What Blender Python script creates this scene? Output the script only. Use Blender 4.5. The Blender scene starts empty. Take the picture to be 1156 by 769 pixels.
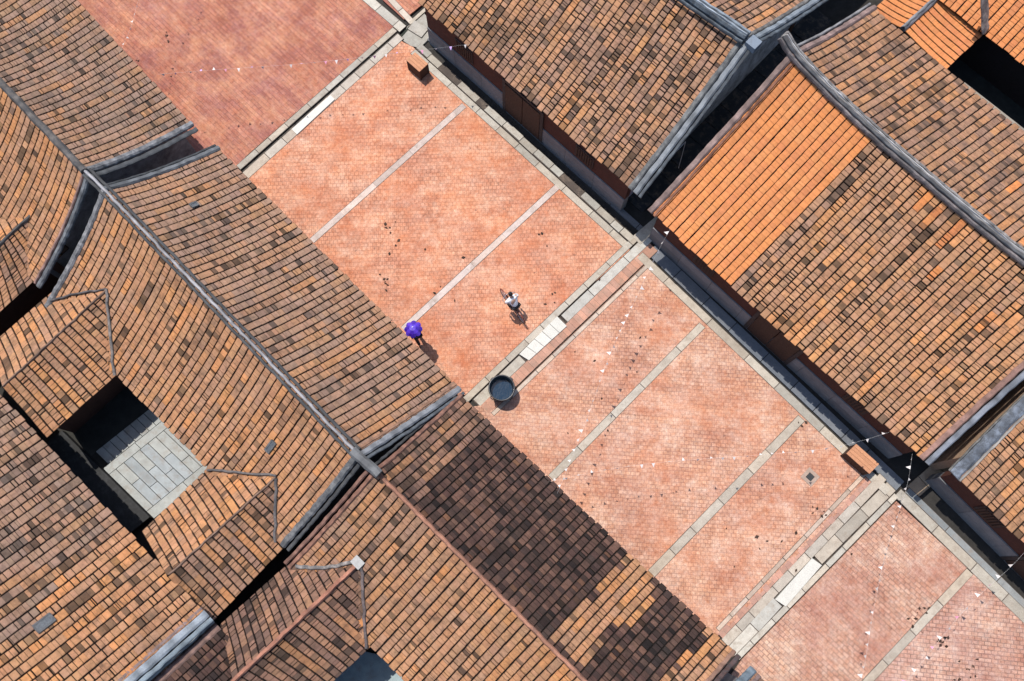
import bpy, math, random
from mathutils import Vector, noise, Matrix
random.seed(7)
scene = bpy.context.scene
COL = scene.collection
# ------------------------------------------------------------------ camera
F, TILT, DIST = 1000.0, math.radians(14), 36.0
CX, CY, PW = 578.0, 384.5, 1156.0
CAM = Vector((0, -DIST*math.sin(TILT), DIST*math.cos(TILT)))
cR = Vector((1, 0, 0)); cU = Vector((0, math.cos(TILT), math.sin(TILT))); cF = Vector((0, math.sin(TILT), -math.cos(TILT)))
def P(px, py, z=0.0):
    """where the sight line through a surveyed point of the photo meets height z"""
    d = cF + cR*((px-CX)/F) - cU*((py-CY)/F)
    return CAM + d*((z-CAM.z)/d.z)
def proj(p):
    q = p-CAM; w = q.dot(cF)
    return CX+F*q.dot(cR)/w, CY-F*q.dot(cU)/w
cam = bpy.data.cameras.new('camera'); co = bpy.data.objects.new('camera', cam); COL.objects.link(co)
cam.sensor_width = 36; cam.lens = 36*F/PW; cam.clip_end = 2000
co.location = CAM; co.rotation_euler = (TILT, 0, 0); scene.camera = co

Ud = (P(830, 738)-P(520, 440)).normalized()           # along the street
Vd = Vector((-Ud.y, Ud.x, 0))                         # across it, to the upper right
STREET = math.atan2(Ud.y, Ud.x)

# ------------------------------------------------------------------ mesh helper
class MB:
    def __init__(s): s.v = []; s.f = []; s.c = []; s.col = (1, 1, 1)
    def add(s, vs, fs, col=None):
        n = len(s.v); s.v += [tuple(p) for p in vs]; s.f += [tuple(i+n for i in f) for f in fs]
        s.c += [col or s.col]*len(vs)
    def prism(s, poly, z0, z1, col=None):
        n = len(poly)
        vs = [(p[0], p[1], z0) for p in poly]+[(p[0], p[1], z1) for p in poly]
        a = sum(poly[i][0]*poly[(i+1) % n][1]-poly[(i+1) % n][0]*poly[i][1] for i in range(n))
        idx = list(range(n)) if a > 0 else list(range(n))[::-1]
        fs = [tuple(i+n for i in idx), tuple(idx[::-1])]
        for k in range(n):
            i, j = idx[k], idx[(k+1) % n]; fs.append((i, j, j+n, i+n))
        s.add(vs, fs, col)
    def obox(s, c, ax, ay, az, col=None):
        c, ax, ay, az = map(Vector, (c, ax, ay, az))
        vs = [c+ax*i+ay*j+az*k for k in (-1, 1) for j in (-1, 1) for i in (-1, 1)]
        fs = [(0, 2, 3, 1), (4, 5, 7, 6), (0, 1, 5, 4), (2, 6, 7, 3), (0, 4, 6, 2), (1, 3, 7, 5)]
        if ax.cross(ay).dot(az) < 0: fs = [f[::-1] for f in fs]
        s.add(vs, fs, col)
    def tube(s, pts, r, n=8, col=None, caps=True, closed=False):
        pts = [Vector(p) for p in pts]; m = len(pts)
        rs = r if isinstance(r, (list, tuple)) else [r]*m
        rings = []; up = None
        for i, p in enumerate(pts):
            if closed: t = pts[(i+1) % m]-pts[i-1]
            else: t = pts[min(i+1, m-1)]-pts[max(i-1, 0)]
            t = t.normalized()
            if up is None: up = t.orthogonal().normalized()
            a = (up-t*up.dot(t)).normalized(); up = a; b = t.cross(a)
            rings.append([p+(a*math.cos(2*math.pi*k/n)+b*math.sin(2*math.pi*k/n))*rs[i] for k in range(n)])
        vs = [q for R in rings for q in R]; fs = []
        for i in range(m if closed else m-1):
            j = (i+1) % m
            for k in range(n): l = (k+1) % n; fs.append((i*n+k, i*n+l, j*n+l, j*n+k))
        if caps and not closed: fs += [tuple(range(n))[::-1], tuple((m-1)*n+k for k in range(n))]
        s.add(vs, fs, col)
    def lathe(s, c, prof, n=40, col=None):
        c = Vector(c); vs = [c+Vector((r*math.cos(2*math.pi*k/n), r*math.sin(2*math.pi*k/n), z)) for r, z in prof for k in range(n)]
        fs = []
        for i in range(len(prof)-1):
            for k in range(n): l = (k+1) % n; fs.append((i*n+k, i*n+l, (i+1)*n+l, (i+1)*n+k))
        s.add(vs, fs, col)
    def build(s, name, mat, parent=None, smooth=False, kind=None):
        me = bpy.data.meshes.new(name); me.from_pydata(s.v, [], s.f)
        at = me.attributes.new('tint', 'FLOAT_COLOR', 'POINT')
        flat = []
        for c in s.c: flat += [c[0], c[1], c[2], 1.0]
        at.data.foreach_set('color', flat)
        if smooth: me.polygons.foreach_set('use_smooth', [True]*len(me.polygons))
        me.materials.append(mat); me.update()
        o = bpy.data.objects.new(name, me); COL.objects.link(o)
        if parent:
            o.parent = parent;
            o.matrix_parent_inverse = INV.get(parent.name, Matrix())
        if kind: o['kind'] = kind
        INV[o.name] = Matrix()
        return o
INV = {}
def thing(name, label, cat, loc, group=None):
    o = bpy.data.objects.new(name, None); COL.objects.link(o); o.location = loc; o.empty_display_size = .2
    o['label'] = label; o['category'] = cat
    if group: o['group'] = group
    INV[o.name] = Matrix.Translation(Vector(loc)).inverted()
    return o
def tag(o, label, cat, group=None):
    o['label'] = label; o['category'] = cat
    if group: o['group'] = group
    return o

# ------------------------------------------------------------------ materials
def newmat(name, rough=.9, spec=.25):
    m = bpy.data.materials.new(name); m.use_nodes = True
    nt = m.node_tree; b = nt.nodes['Principled BSDF']
    b.inputs['Roughness'].default_value = rough; b.inputs['Specular IOR Level'].default_value = spec
    return m, nt, b
def N(nt, t, **k):
    n = nt.nodes.new(t)
    for a, v in k.items(): setattr(n, a, v)
    return n
def noise_fac(nt, scale, lo, hi, detail=5, coord=None, rough=.6, dim='3D'):
    n = N(nt, 'ShaderNodeTexNoise'); n.inputs['Scale'].default_value = scale; n.inputs['Detail'].default_value = detail; n.inputs['Roughness'].default_value = rough
    if coord is None:
        g = N(nt, 'ShaderNodeNewGeometry'); coord = g.outputs['Position']
    nt.links.new(coord, n.inputs['Vector'])
    r = N(nt, 'ShaderNodeMapRange'); r.inputs['From Min'].default_value = lo; r.inputs['From Max'].default_value = hi
    nt.links.new(n.outputs['Fac'], r.inputs['Value'])
    return r.outputs['Result']
def mix(nt, fac, a, b, blend='MIX'):
    m = N(nt, 'ShaderNodeMix', data_type='RGBA', blend_type=blend)
    for sock, val in ((m.inputs[0], fac), (m.inputs[6], a), (m.inputs[7], b)):
        if hasattr(val, 'is_linked'): nt.links.new(val, sock)
        elif isinstance(val, (int, float)): sock.default_value = val
        else: sock.default_value = (*val, 1)
    return m.outputs[2]
def bump(nt, b, h, strength=.4, dist=.02):
    n = N(nt, 'ShaderNodeBump'); n.inputs['Strength'].default_value = strength; n.inputs['Distance'].default_value = dist
    nt.links.new(h, n.inputs['Height']); nt.links.new(n.outputs['Normal'], b.inputs['Normal'])
def mat_tint(name, amp=.35, scale=9, dirt=(.05, .042, .036), dlo=.56, dhi=.75, dmax=.7, dscale=3.0, rough=.9, fine=55):
    """the object's own tint times mottling, with lichen-like dirt in blotches"""
    m, nt, b = newmat(name, rough)
    a = N(nt, 'ShaderNodeAttribute'); a.attribute_name = 'tint'
    f1 = noise_fac(nt, scale, .25, .75)
    lo = 1-amp
    c = mix(nt, f1, (lo, lo, lo), (1+amp*.6, 1+amp*.6, 1+amp*.6))
    c = mix(nt, 1.0, a.outputs['Color'], c, 'MULTIPLY')
    f3 = noise_fac(nt, fine, .3, .7, 3)
    c2 = mix(nt, f3, (.75, .75, .75), (1.2, 1.2, 1.2))
    c = mix(nt, 1.0, c, c2, 'MULTIPLY')
    f2 = noise_fac(nt, dscale, dlo, dhi, 8, rough=.75)
    mm = N(nt, 'ShaderNodeMath', operation='MULTIPLY'); mm.inputs[1].default_value = dmax; nt.links.new(f2, mm.inputs[0])
    c = mix(nt, mm.outputs[0], c, dirt)
    nt.links.new(c, b.inputs['Base Color'])
    bump(nt, b, f3, .5, .008)
    return m
def mat_flat(name, col, rough=.7, spec=.3, amp=.15, scale=20, metal=0):
    m, nt, b = newmat(name, rough, spec)
    f = noise_fac(nt, scale, .3, .7)
    c = mix(nt, f, tuple(x*(1-amp) for x in col), tuple(min(1, x*(1+amp)) for x in col))
    nt.links.new(c, b.inputs['Base Color']); b.inputs['Metallic'].default_value = metal
    return m
def mat_paving(name, c1, c2, mortar, blot, pale, rot, bw=.24, bh=.24, off=.5, dirt=.5, seed=0.0, mort=.016, streak=.6):
    m, nt, b = newmat(name, .85, .25)
    g = N(nt, 'ShaderNodeNewGeometry')
    mp = N(nt, 'ShaderNodeMapping'); mp.inputs['Rotation'].default_value = (0, 0, -rot); mp.inputs['Location'].default_value = (seed*3.1, seed*1.7, 0)
    nt.links.new(g.outputs['Position'], mp.inputs['Vector'])
    v = mp.outputs['Vector']
    br = N(nt, 'ShaderNodeTexBrick'); br.offset = off; nt.links.new(v, br.inputs['Vector'])
    for k, x in (('Scale', 1.0), ('Mortar Size', mort), ('Mortar Smooth', .3), ('Bias', -.1), ('Brick Width', bw), ('Row Height', bh)): br.inputs[k].default_value = x
    br.inputs['Color1'].default_value = (*c1, 1); br.inputs['Color2'].default_value = (*c2, 1); br.inputs['Mortar'].default_value = (*mortar, 1)
    c = br.outputs['Color']
    # each brick a slightly different firing
    sc = N(nt, 'ShaderNodeMapping'); sc.inputs['Scale'].default_value = (1/bw, 1/bh, 1); nt.links.new(v, sc.inputs['Vector'])
    wn = N(nt, 'ShaderNodeTexWhiteNoise', noise_dimensions='2D')
    fl = N(nt, 'ShaderNodeVectorMath', operation='FLOOR'); nt.links.new(sc.outputs['Vector'], fl.inputs[0]); nt.links.new(fl.outputs[0], wn.inputs['Vector'])
    c = mix(nt, .5, c, mix(nt, 1.0, c, mix(nt, wn.outputs['Value'], (.72, .68, .66), (1.25, 1.25, 1.25)), 'MULTIPLY'))
    b1 = noise_fac(nt, .55, .42, .66, 6, v)
    m1 = N(nt, 'ShaderNodeMath', operation='MULTIPLY'); m1.inputs[1].default_value = .7; nt.links.new(b1, m1.inputs[0])
    c = mix(nt, m1.outputs[0], c, blot)
    b2 = noise_fac(nt, .9, .44, .7, 10, v, .75)
    m2 = N(nt, 'ShaderNodeMath', operation='MULTIPLY'); m2.inputs[1].default_value = .72; nt.links.new(b2, m2.inputs[0])
    c = mix(nt, m2.outputs[0], c, pale)
    h3 = noise_fac(nt, 3.3, .38, .64, 8, v, .7)
    c = mix(nt, 1.0, c, mix(nt, h3, (.95, .84, .77), (1.04, 1.13, 1.2)), 'MULTIPLY')
    h4 = noise_fac(nt, 8.5, .36, .66, 5, v, .6)
    c = mix(nt, 1.0, c, mix(nt, h4, (.86, .84, .83), (1.12, 1.12, 1.12)), 'MULTIPLY')
    h6 = noise_fac(nt, .33, .4, .62, 5, v, .65)
    c = mix(nt, 1.0, c, mix(nt, h6, (.9, .83, .82), (1.06, 1.1, 1.1)), 'MULTIPLY')
    gr = noise_fac(nt, 26, .3, .7, 4, v)
    c = mix(nt, 1.0, c, mix(nt, gr, (.74, .73, .72), (1.2, 1.2, 1.2)), 'MULTIPLY')
    st = N(nt, 'ShaderNodeMapping'); st.inputs['Rotation'].default_value = (0, 0, -(STREET-rot)); st.inputs['Scale'].default_value = (.35, 2.6, 1); nt.links.new(v, st.inputs['Vector'])
    h5_ = noise_fac(nt, 1.0, .36, .64, 7, st.outputs['Vector'], .7)
    c = mix(nt, streak, c, mix(nt, 1.0, c, mix(nt, h5_, (.86, .8, .8), (1.16, 1.24, 1.22)), 'MULTIPLY'))
    grid = N(nt, 'ShaderNodeMath', operation='MULTIPLY'); grid.inputs[1].default_value = .1; nt.links.new(br.outputs['Fac'], grid.inputs[0])
    c = mix(nt, grid.outputs[0], c, mortar)
    # small dark pits, chips and damp spots
    d = noise_fac(nt, 4.2, .645, .71, 4, v, .65)
    m3 = N(nt, 'ShaderNodeMath', operation='MULTIPLY'); m3.inputs[1].default_value = dirt; nt.links.new(d, m3.inputs[0])
    c = mix(nt, m3.outputs[0], c, (.12, .06, .045))
    d2 = noise_fac(nt, 1.5, .56, .76, 7, v, .75)
    m4 = N(nt, 'ShaderNodeMath', operation='MULTIPLY'); m4.inputs[1].default_value = dirt*.6; nt.links.new(d2, m4.inputs[0])
    c = mix(nt, m4.outputs[0], c, (.21, .1, .075))
    nt.links.new(c, b.inputs['Base Color'])
    bump(nt, b, br.outputs['Fac'], -.35, .01)
    return m

M = {}
M['tile'] = mat_tint('terracotta_tiles', .24, 5, (.055, .035, .024), .5, .72, .75, 2.4)
M['tiledark'] = mat_tint('blackened_tiles', .3, 6, (.026, .016, .012), .5, .75, .6, 1.6)
M['tilenew'] = mat_tint('new_orange_tiles', .14, 7, (.3, .09, .035), .55, .8, .5, 1.6, .8)
M['bed'] = mat_flat('mossy_roof_bed', (.012, .01, .009), .95, .05, .4, 14)
M['lime'] = mat_tint('weathered_lime', .4, 5, (.05, .052, .056), .42, .62, .85, 4.5)
M['limelight'] = mat_tint('grey_lime', .3, 5, (.07, .07, .072), .52, .7, .7, 5)
M['terra'] = mat_tint('terracotta_capping', .3, 6, (.1, .07, .06), .52, .7, .7, 5)
M['stone'] = mat_tint('worn_granite', .2, 3, (.2, .15, .11), .5, .74, .75, 2.6)
M['slab'] = mat_tint('white_granite', .07, 4, (.4, .38, .34), .6, .8, .4, 3)
M['dirt'] = mat_tint('dark_earth', .4, 3, (.03, .028, .024), .5, .7, .8, 2)
M['plaster'] = mat_tint('grey_plaster', .3, 2, (.035, .036, .038), .45, .68, .75, 1.4)
M['brickwall'] = mat_tint('red_brick_wall', .3, 8, (.03, .015, .012), .5, .7, .6, 2)
M['granite'] = mat_tint('blue_granite', .2, 6, (.06, .062, .066), .5, .7, .6, 3)
M['wooddark'] = mat_flat('dark_wood', (.05, .026, .018), .75, .2, .35, 12)
M['woodorange'] = mat_tint('orange_wood', .2, 10, (.18, .07, .035), .55, .75, .5, 5)
M['iron'] = mat_flat('black_iron', (.02, .02, .02), .5, .4, .2)
M['rubber'] = mat_flat('black_rubber', (.018, .018, .018), .7, .3, .2)
M['chrome'] = mat_flat('steel', (.45, .45, .46), .35, .5, .1, 20, 1)
M['bikeframe'] = mat_flat('brown_red_paint', (.14, .035, .02), .4, .4, .1)
M['glass'] = mat_flat('dusty_glass', (.07, .075, .08), .35, .5, .4)
M['skin'] = mat_flat('skin', (.45, .27, .19), .6, .3, .06)
M['hair'] = mat_flat('black_hair', (.012, .01, .01), .55, .3, .2, 60)
M['shirt'] = mat_flat('white_shirt', (.72, .72, .72), .85, .2, .06)
M['blouse'] = mat_flat('dark_blouse', (.03, .03, .05), .85, .2, .1)
M['trousers'] = mat_flat('dark_trousers', (.035, .033, .035), .85, .2, .1)
M['shoe'] = mat_flat('shoe', (.05, .04, .035), .6, .3, .1)
M['bag'] = mat_flat('black_bag', (.02, .02, .022), .7, .3, .1)
M['cord'] = mat_flat('cord', (.5, .48, .46), .8, .2, .05)
M['flagwhite'] = mat_flat('white_pennant', (.55, .5, .47), .7, .2, .05)
M['flagpink'] = mat_flat('pink_pennant', (.6, .25, .36), .7, .2, .05)
M['flagviolet'] = mat_flat('violet_pennant', (.45, .3, .55), .7, .2, .05)
m, nt, b = newmat('violet_umbrella_cloth', .45, .4)
a = N(nt, 'ShaderNodeAttribute'); a.attribute_name = 'tint'; nt.links.new(a.outputs['Color'], b.inputs['Base Color']); M['umbrella'] = m
M['vat'] = mat_flat('black_glazed_vat', (.018, .019, .022), .35, .5, .25)
M['water'], nt, b = newmat('vat_water', .06, .5); b.inputs['Base Color'].default_value = (.006, .022, .045, 1); bump(nt, b, noise_fac(nt, 7, .3, .7, 3), .25, .02)
O1, O2 = (.46, .17, .095), (.52, .2, .12)
M['paveA'] = mat_paving('red_brick_paving', (.32, .125, .085), (.37, .155, .1), (.19, .08, .06), (.24, .095, .085), (.48, .235, .13), STREET, .6, .17, seed=1, dirt=.45, streak=1.0)
M['paveB'] = mat_paving('orange_brick_paving', (.43, .195, .118), (.47, .23, .143), (.27, .12, .075), (.48, .175, .08), (.56, .35, .25), math.radians(2), .17, .17, seed=2, dirt=.7)
M['paveC'] = mat_paving('pink_brick_paving', (.4, .21, .135), (.44, .25, .168), (.25, .125, .09), (.43, .18, .1), (.54, .375, .295), math.radians(-4), .18, .15, seed=3, dirt=.65)
M['paveD'] = mat_paving('small_pink_bricks', (.37, .2, .14), (.43, .258, .183), (.22, .125, .095), (.35, .18, .135), (.49, .355, .275), STREET, .26, .155, seed=4, dirt=.65, mort=.018)
M['paveE'] = mat_paving('stained_pink_bricks', (.36, .195, .145), (.44, .265, .2), (.19, .11, .088), (.31, .17, .14), (.5, .35, .28), math.radians(-6), .24, .15, seed=5, dirt=.85, mort=.02)
# ------------------------------------------------------------------ roofs
PAL = {
 'tan':    dict(cs=[(.295, .168, .106), (.272, .16, .106), (.31, .164, .095), (.25, .152, .106)], dark=.05, warm=.14, mat='tile', dn=(.22, .8)),
 'grey':   dict(cs=[(.265, .156, .103), (.245, .15, .104), (.28, .156, .098), (.22, .14, .1)], dark=.09, warm=.14, mat='tile', dn=(.1, .6)),
 'warm':   dict(cs=[(.345, .176, .093), (.365, .179, .09), (.32, .173, .1), (.375, .192, .099)], dark=.05, warm=.2, mat='tile', dn=(.26, .85)),
 'mixed':  dict(cs=[(.32, .17, .096), (.285, .158, .098), (.345, .174, .091), (.255, .144, .094)], dark=.12, warm=.18, mat='tile', dn=(.06, .5)),
 'black':  dict(cs=[(.06, .031, .024), (.08, .042, .031), (.115, .06, .042), (.045, .026, .021)], dark=.16, warm=.04, mat='tiledark', dn=(.05, .6)),
 'rust':   dict(cs=[(.22, .116, .074), (.19, .103, .07), (.26, .136, .08), (.155, .087, .062)], dark=.16, warm=.1, mat='tile', dn=(.05, .5)),
 'orange': dict(cs=[(.48, .176, .06), (.51, .187, .061), (.455, .164, .06), (.495, .192, .068)], dark=0, warm=0, mat='tilenew', dn=(2, 3)),
}
class Slope:
    """roof slope between a ridge line and an eave line, sagging a little between"""
    def __init__(s, rA, rB, eA, eB, sag=.22, up=0.0):
        s.rA, s.rB, s.eA, s.eB, s.sag, s.up = map(lambda x: Vector(x) if isinstance(x, Vector) else x, (rA, rB, eA, eB, sag, up))
        s.L = ((rB-rA).length+(eB-eA).length)/2; s.W = ((eA-rA).length+(eB-rB).length)/2
    def p(s, u, v):
        q = s.rA.lerp(s.rB, u).lerp(s.eA.lerp(s.eB, u), v)
        q.z += -s.sag*4*v*(1-v)*(1.25-.5*v)+s.up*abs(2*u-1)**3*(1-.75*v)
        return q
    def frame(s, u, v):
        q = s.p(u, v); du = (s.p(u+.002, v)-s.p(u-.002, v)).normalized(); dv = (s.p(u, v+.01)-s.p(u, v-.01)).normalized()
        n = du.cross(dv).normalized()
        if n.z < 0: n = -n
        return q, du, dv, n
    def zat(s, px, py, it=25):
        z = 3.5
        for _ in range(it):
            w = P(px, py, z); best = None
            # solve u,v by projecting on plan
            u, v = .5, .5
            for _ in range(12):
                q = s.p(u, v); e = Vector((w.x-q.x, w.y-q.y)); a = s.p(u+.01, v)-s.p(u-.01, v); b_ = s.p(u, v+.01)-s.p(u, v-.01)
                det = a.x*b_.y-a.y*b_.x
                u += .02*(e.x*b_.y-e.y*b_.x)/det; v += .02*(a.x*e.y-a.y*e.x)/det
            z = .5*z+.5*s.p(u, v).z
        return z
def hue(c, k, rnd=random):
    f = 1+rnd.uniform(-k, k); return (c[0]*f*(1+rnd.uniform(-.03, .03)), c[1]*f, c[2]*f*(1+rnd.uniform(-.05, .05)))
def lay_roof(s, style, parent, colw=.295, tl=(.1, .26), groove=.045, region=None, name='roof_slope', label=None, zoff=0, skip=None):
    """roof bed plus every single tile; region(u,v) may name another palette"""
    bed = MB(); nu, nv = max(2, int(s.L/1.0)), 8
    top = [[s.frame(i/nu, j/nv) for i in range(nu+1)] for j in range(nv+1)]
    vs = [f[0]-f[3]*.04 for r in top for f in r]+[f[0]-f[3]*.16 for r in top for f in r]
    k = (nu+1)*(nv+1); fs = []
    for j in range(nv):
        for i in range(nu):
            a = j*(nu+1)+i; q = (a, a+1, a+nu+2, a+nu+1); fs += [q, tuple(x+k for x in q[::-1])]
    for i in range(nu):
        fs += [(i+1, i, i+k, i+1+k)]; a = nv*(nu+1)+i; fs += [(a, a+1, a+1+k, a+k)]
    for j in range(nv):
        a = j*(nu+1); fs += [(a, a+nu+1, a+nu+1+k, a+k)]; a += nu; fs += [(a+nu+1, a, a+k, a+nu+1+k)]
    bed.add(vs, fs, (.03, .024, .02))
    t = MB(); n = max(2, round(s.L/colw))
    pal0 = PAL[style]
    sd = random.uniform(0, 99)
    if style == 'black': tl = (.13, .22)
    for i in range(n):
        cj = random.uniform(-.07, .07); cold = random.random() < .07
        uc0 = (i+.5)/n; drift = random.uniform(-.008, .008)/s.L
        v = .012
        run = 0; tone = None
        while v < 1.0:
            L = random.uniform(*tl)*(.6 if random.random() < .2 else 1)
            v1 = min(v+L/s.W, 1.0+random.uniform(.0, .012))
            if 1-v1 < .02: v1 = 1.0+random.uniform(0, .012)
            uc = uc0+drift*math.sin(v*5)
            vm = (v+v1)/2
            pal = pal0
            if region:
                rg = region(uc, vm)
                if rg: pal = PAL[rg]
            if skip and skip(uc, vm): v = v1; continue
            q0, du0, dv0, n0 = s.frame(uc, v); q1, du1, dv1, n1 = s.frame(uc, v1)
            w = s.L*0+((s.p(uc+.5/n, vm)-s.p(uc-.5/n, vm)).length)/2-groove/2*random.uniform(.9, 1.15)
            if run <= 0 or tone is None:
                tone = random.choice(pal['cs']); run = random.choice((2, 3, 4, 6, 9)) if pal is not PAL['black'] else 1
                if random.random() < pal['warm']: tone = (tone[0]*1.18, tone[1]*1.06, tone[2]*.85)
            run -= 1
            c = hue(tone, .055); c = tuple(x*(1+cj) for x in c)
            mp = q0
            nz = .75*noise.noise(Vector((mp.x*.45+sd, mp.y*.45, 0)))+.4*noise.noise(Vector((mp.x*1.7, mp.y*1.7+sd, 3)))+.45*noise.noise(Vector((uc*s.L*2.2, v*s.W*.35+sd, 7)))
            lo, hi = pal['dn']
            if nz > lo:
                k_ = min(1, (nz-lo)/(hi-lo))*random.uniform(.3, 1)
                c = tuple(x*(1-.72*k_)+.033*k_*y for x, y in zip(c, (1, .75, .6)))
            r = random.random()
            if r < pal['dark'] or (cold and r < .45 and pal['dark'] > 0): kd = random.uniform(.2, .6); c = (c[0]*kd, c[1]*kd*1.08, c[2]*kd*1.15)
            gap = random.choice((.004, .008, .012, .016, .024, .04)) if pal['mat'] != 'tilenew' else random.choice((0, 0, 0, .006))
            lift0, lift1 = random.uniform(0, .004), .009+random.uniform(0, .007)
            sk = random.uniform(-.006, .006)
            sec = ((-1, -.05), (-1, 0), (-.8, .004), (0, .01), (.8, .004), (1, 0), (1, -.05))
            # soot gathers in a rim round each tile, most along the lower lip
            ed = random.uniform(.42, .75) if pal['mat'] != 'tilenew' else random.uniform(.68, .85)
            lip = random.choice((.35, .5, .65, .9)) if pal['mat'] != 'tilenew' else random.uniform(.75, 1)
            Lm = (q1-q0).length; fl = max(.5, 1-.028/max(Lm, .05))
            qm = q0.lerp(q1, fl); rows = ((q0+dv0*gap, du0, n0, lift0, 1), (qm, du1, n1, lift0+(lift1-lift0)*fl, 1), (q1, du1, n1, lift1, lip))
            vv_ = []; base = len(t.v); cc_ = []
            for qq, du_, n_, lf, kk in rows:
                for x, h in sec:
                    vv_.append(qq+du_*(x*w+sk)+n_*(lf+h)); g_ = kk*(ed if abs(x) > .9 else 1); cc_.append((c[0]*g_, c[1]*g_*(.97 if g_ < 1 else 1), c[2]*g_*(.94 if g_ < 1 else 1)))
            S_ = len(sec)
            t.add(vv_, [(r*S_+k2, r*S_+k2+1, (r+1)*S_+k2+1, (r+1)*S_+k2) for r in (0, 1) for k2 in range(S_-1)]+[tuple(range(3*S_-1, 2*S_-1, -1)), tuple(range(S_))], c); t.c[-len(vv_):] = cc_
            # worn dark lip at the lower end of some tiles
            v = v1
    o = t.build(name, M[PAL[style]['mat']], parent)
    if label: o['label'] = label
    bed.build('roof_bed', M['bed'], o)
    return o
def sweep(mb, pts, w, h, z=0, col=(1, 1, 1), side=None, roundtop=True, jit=0):
    """capping swept along a line: flat or rounded section"""
    pts = [Vector(p) for p in pts]; m = len(pts); vs = []; fs = []; cc = []
    sec = [(-1, 0), (-1, .6), (-.55, 1), (.55, 1), (1, .6), (1, 0)] if roundtop else [(-1, 0), (-1, 1), (-.3, 1), (.3, 1), (1, 1), (1, 0)]
    for i, p in enumerate(pts):
        t = (pts[min(i+1, m-1)]-pts[max(i-1, 0)]).normalized(); sd = side.normalized() if side else Vector((-t.y, t.x, 0)).normalized()
        n = t.cross(sd); n = n if n.z > 0 else -n
        j = random.uniform(-jit, jit)
        vs += [p+sd*(a*w/2*random.uniform(.9, 1.1)+j)+n*(z+b*h*random.uniform(.9, 1.08)) for a, b in sec]; g = random.uniform(.62, 1.3); cc += [tuple(x*g for x in col)]*6
    for i in range(m-1):
        for k in range(6):
            l = (k+1) % 6; fs.append((i*6+k, i*6+l, (i+1)*6+l, (i+1)*6+k))
    fs += [(0, 1, 2, 3, 4, 5), tuple((m-1)*6+k for k in (5, 4, 3, 2, 1, 0))]
    mb.add(vs, fs, col); mb.c[-len(vs):] = cc
def verge(s, u, parent, bands, name='verge', v0=-.01, v1=1.01):
    """bands: (offset in metres outwards from the gable end, width, height, material, tint)"""
    sg = 1 if u > .5 else -1
    for off, w, h, mat, tint in bands:
        mb = MB(); pts = []
        for k in range(33):
            v = v0+(v1-v0)*k/32; q, du, dv, n = s.frame(u, v); pts.append(q+du*sg*off+n*0)
        sd = (s.rB-s.rA); sweep(mb, pts, w*.82, h, -.05, tuple(x*.56 for x in tint), sd, jit=.012)
        mb.build(name, M[mat], parent)
def ridge(pts, w, h, parent, mat='lime', tint=(.3, .3, .31), name='roof_ridge', trims=()):
    mb = MB(); q = []
    for i in range(len(pts)-1):
        k = max(2, int((pts[i+1]-pts[i]).length/.22))
        q += [pts[i].lerp(pts[i+1], j/k) for j in range(k)]
    q.append(pts[-1])
    sweep(mb, q, w*.78, h, -.08, tuple(x*.68 for x in tint), jit=.016); o = mb.build(name, M[mat], parent)
    for off, tw, th, tm, tt in trims:
        tb = MB(); qq = []
        for i, p in enumerate(q):
            t = (q[min(i+1, len(q)-1)]-q[max(i-1, 0)]).normalized(); sd = Vector((-t.y, t.x, 0)).normalized(); qq.append(p+sd*off)
        sweep(tb, qq, tw*.85, th, -.08, tuple(x*.8 for x in tt), jit=.014); tb.build('ridge_moulding', M[tm], o)
    return o
def wallpoly(parent, poly, z1, mat='plaster', tint=(.2, .2, .21), name='wall', z0=-.1, th=.28, skip=()):
    """walls standing along a footprint"""
    mb = MB(); n = len(poly); c = sum((Vector((p[0], p[1], 0)) for p in poly), Vector())/n
    for i in range(n):
        if i in skip: continue
        a, b_ = Vector((poly[i][0], poly[i][1], 0)), Vector((poly[(i+1) % n][0], poly[(i+1) % n][1], 0))
        d = (b_-a).normalized(); nn = Vector((-d.y, d.x, 0))
        if (c-a).dot(nn) < 0: nn = -nn
        mb.prism([a+d*.002, b_-d*.002, b_-d*.002+nn*th, a+d*.002+nn*th], z0, z1+.003*i, tint)
    return mb.build(name, M[mat], parent)
def gable(parent, sf, sb, u, inset=.16, th=.3, mat='plaster', tint=(.2, .2, .21)):
    sg = 1 if u > .5 else -1
    prof = [sf.p(u, v) for v in (.88, .7, .5, .3, .12, .0)]+[sb.p(u, v) for v in (.12, .3, .5, .7, .88)]
    d = (sf.rB-sf.rA).normalized()*sg
    outer = [p-d*inset-Vector((0, 0, .17)) for p in prof]; inner = [p-d*th for p in outer]
    base0 = [Vector((outer[0].x, outer[0].y, -.1)), Vector((outer[-1].x, outer[-1].y, -.1))]; base1 = [p-d*th for p in base0]
    O = [base0[0]]+outer+[base0[1]]; I = [base1[0]]+inner+[base1[1]]; n = len(O)
    fs = [tuple(range(n)), tuple(range(2*n-1, n-1, -1))]
    for k in range(n): l = (k+1) % n; fs.append((k, k+n, l+n, l))
    mb = MB(); mb.add(O+I, fs, tint); return mb.build('gable_wall', M[mat], parent)
def inset_pt(a, b_, d1, along, n, off): return a+d1*along+n*off

GROUP = 'tiled courtyard houses lining the brick street'
ZE = 2.9
def house(label, base): return thing('courtyard_house', label, 'house', base, GROUP)
DK = (.2, .21, .225); LT = (.34, .34, .35); RD = (.36, .16, .1); PK = (.4, .24, .2)

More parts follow.
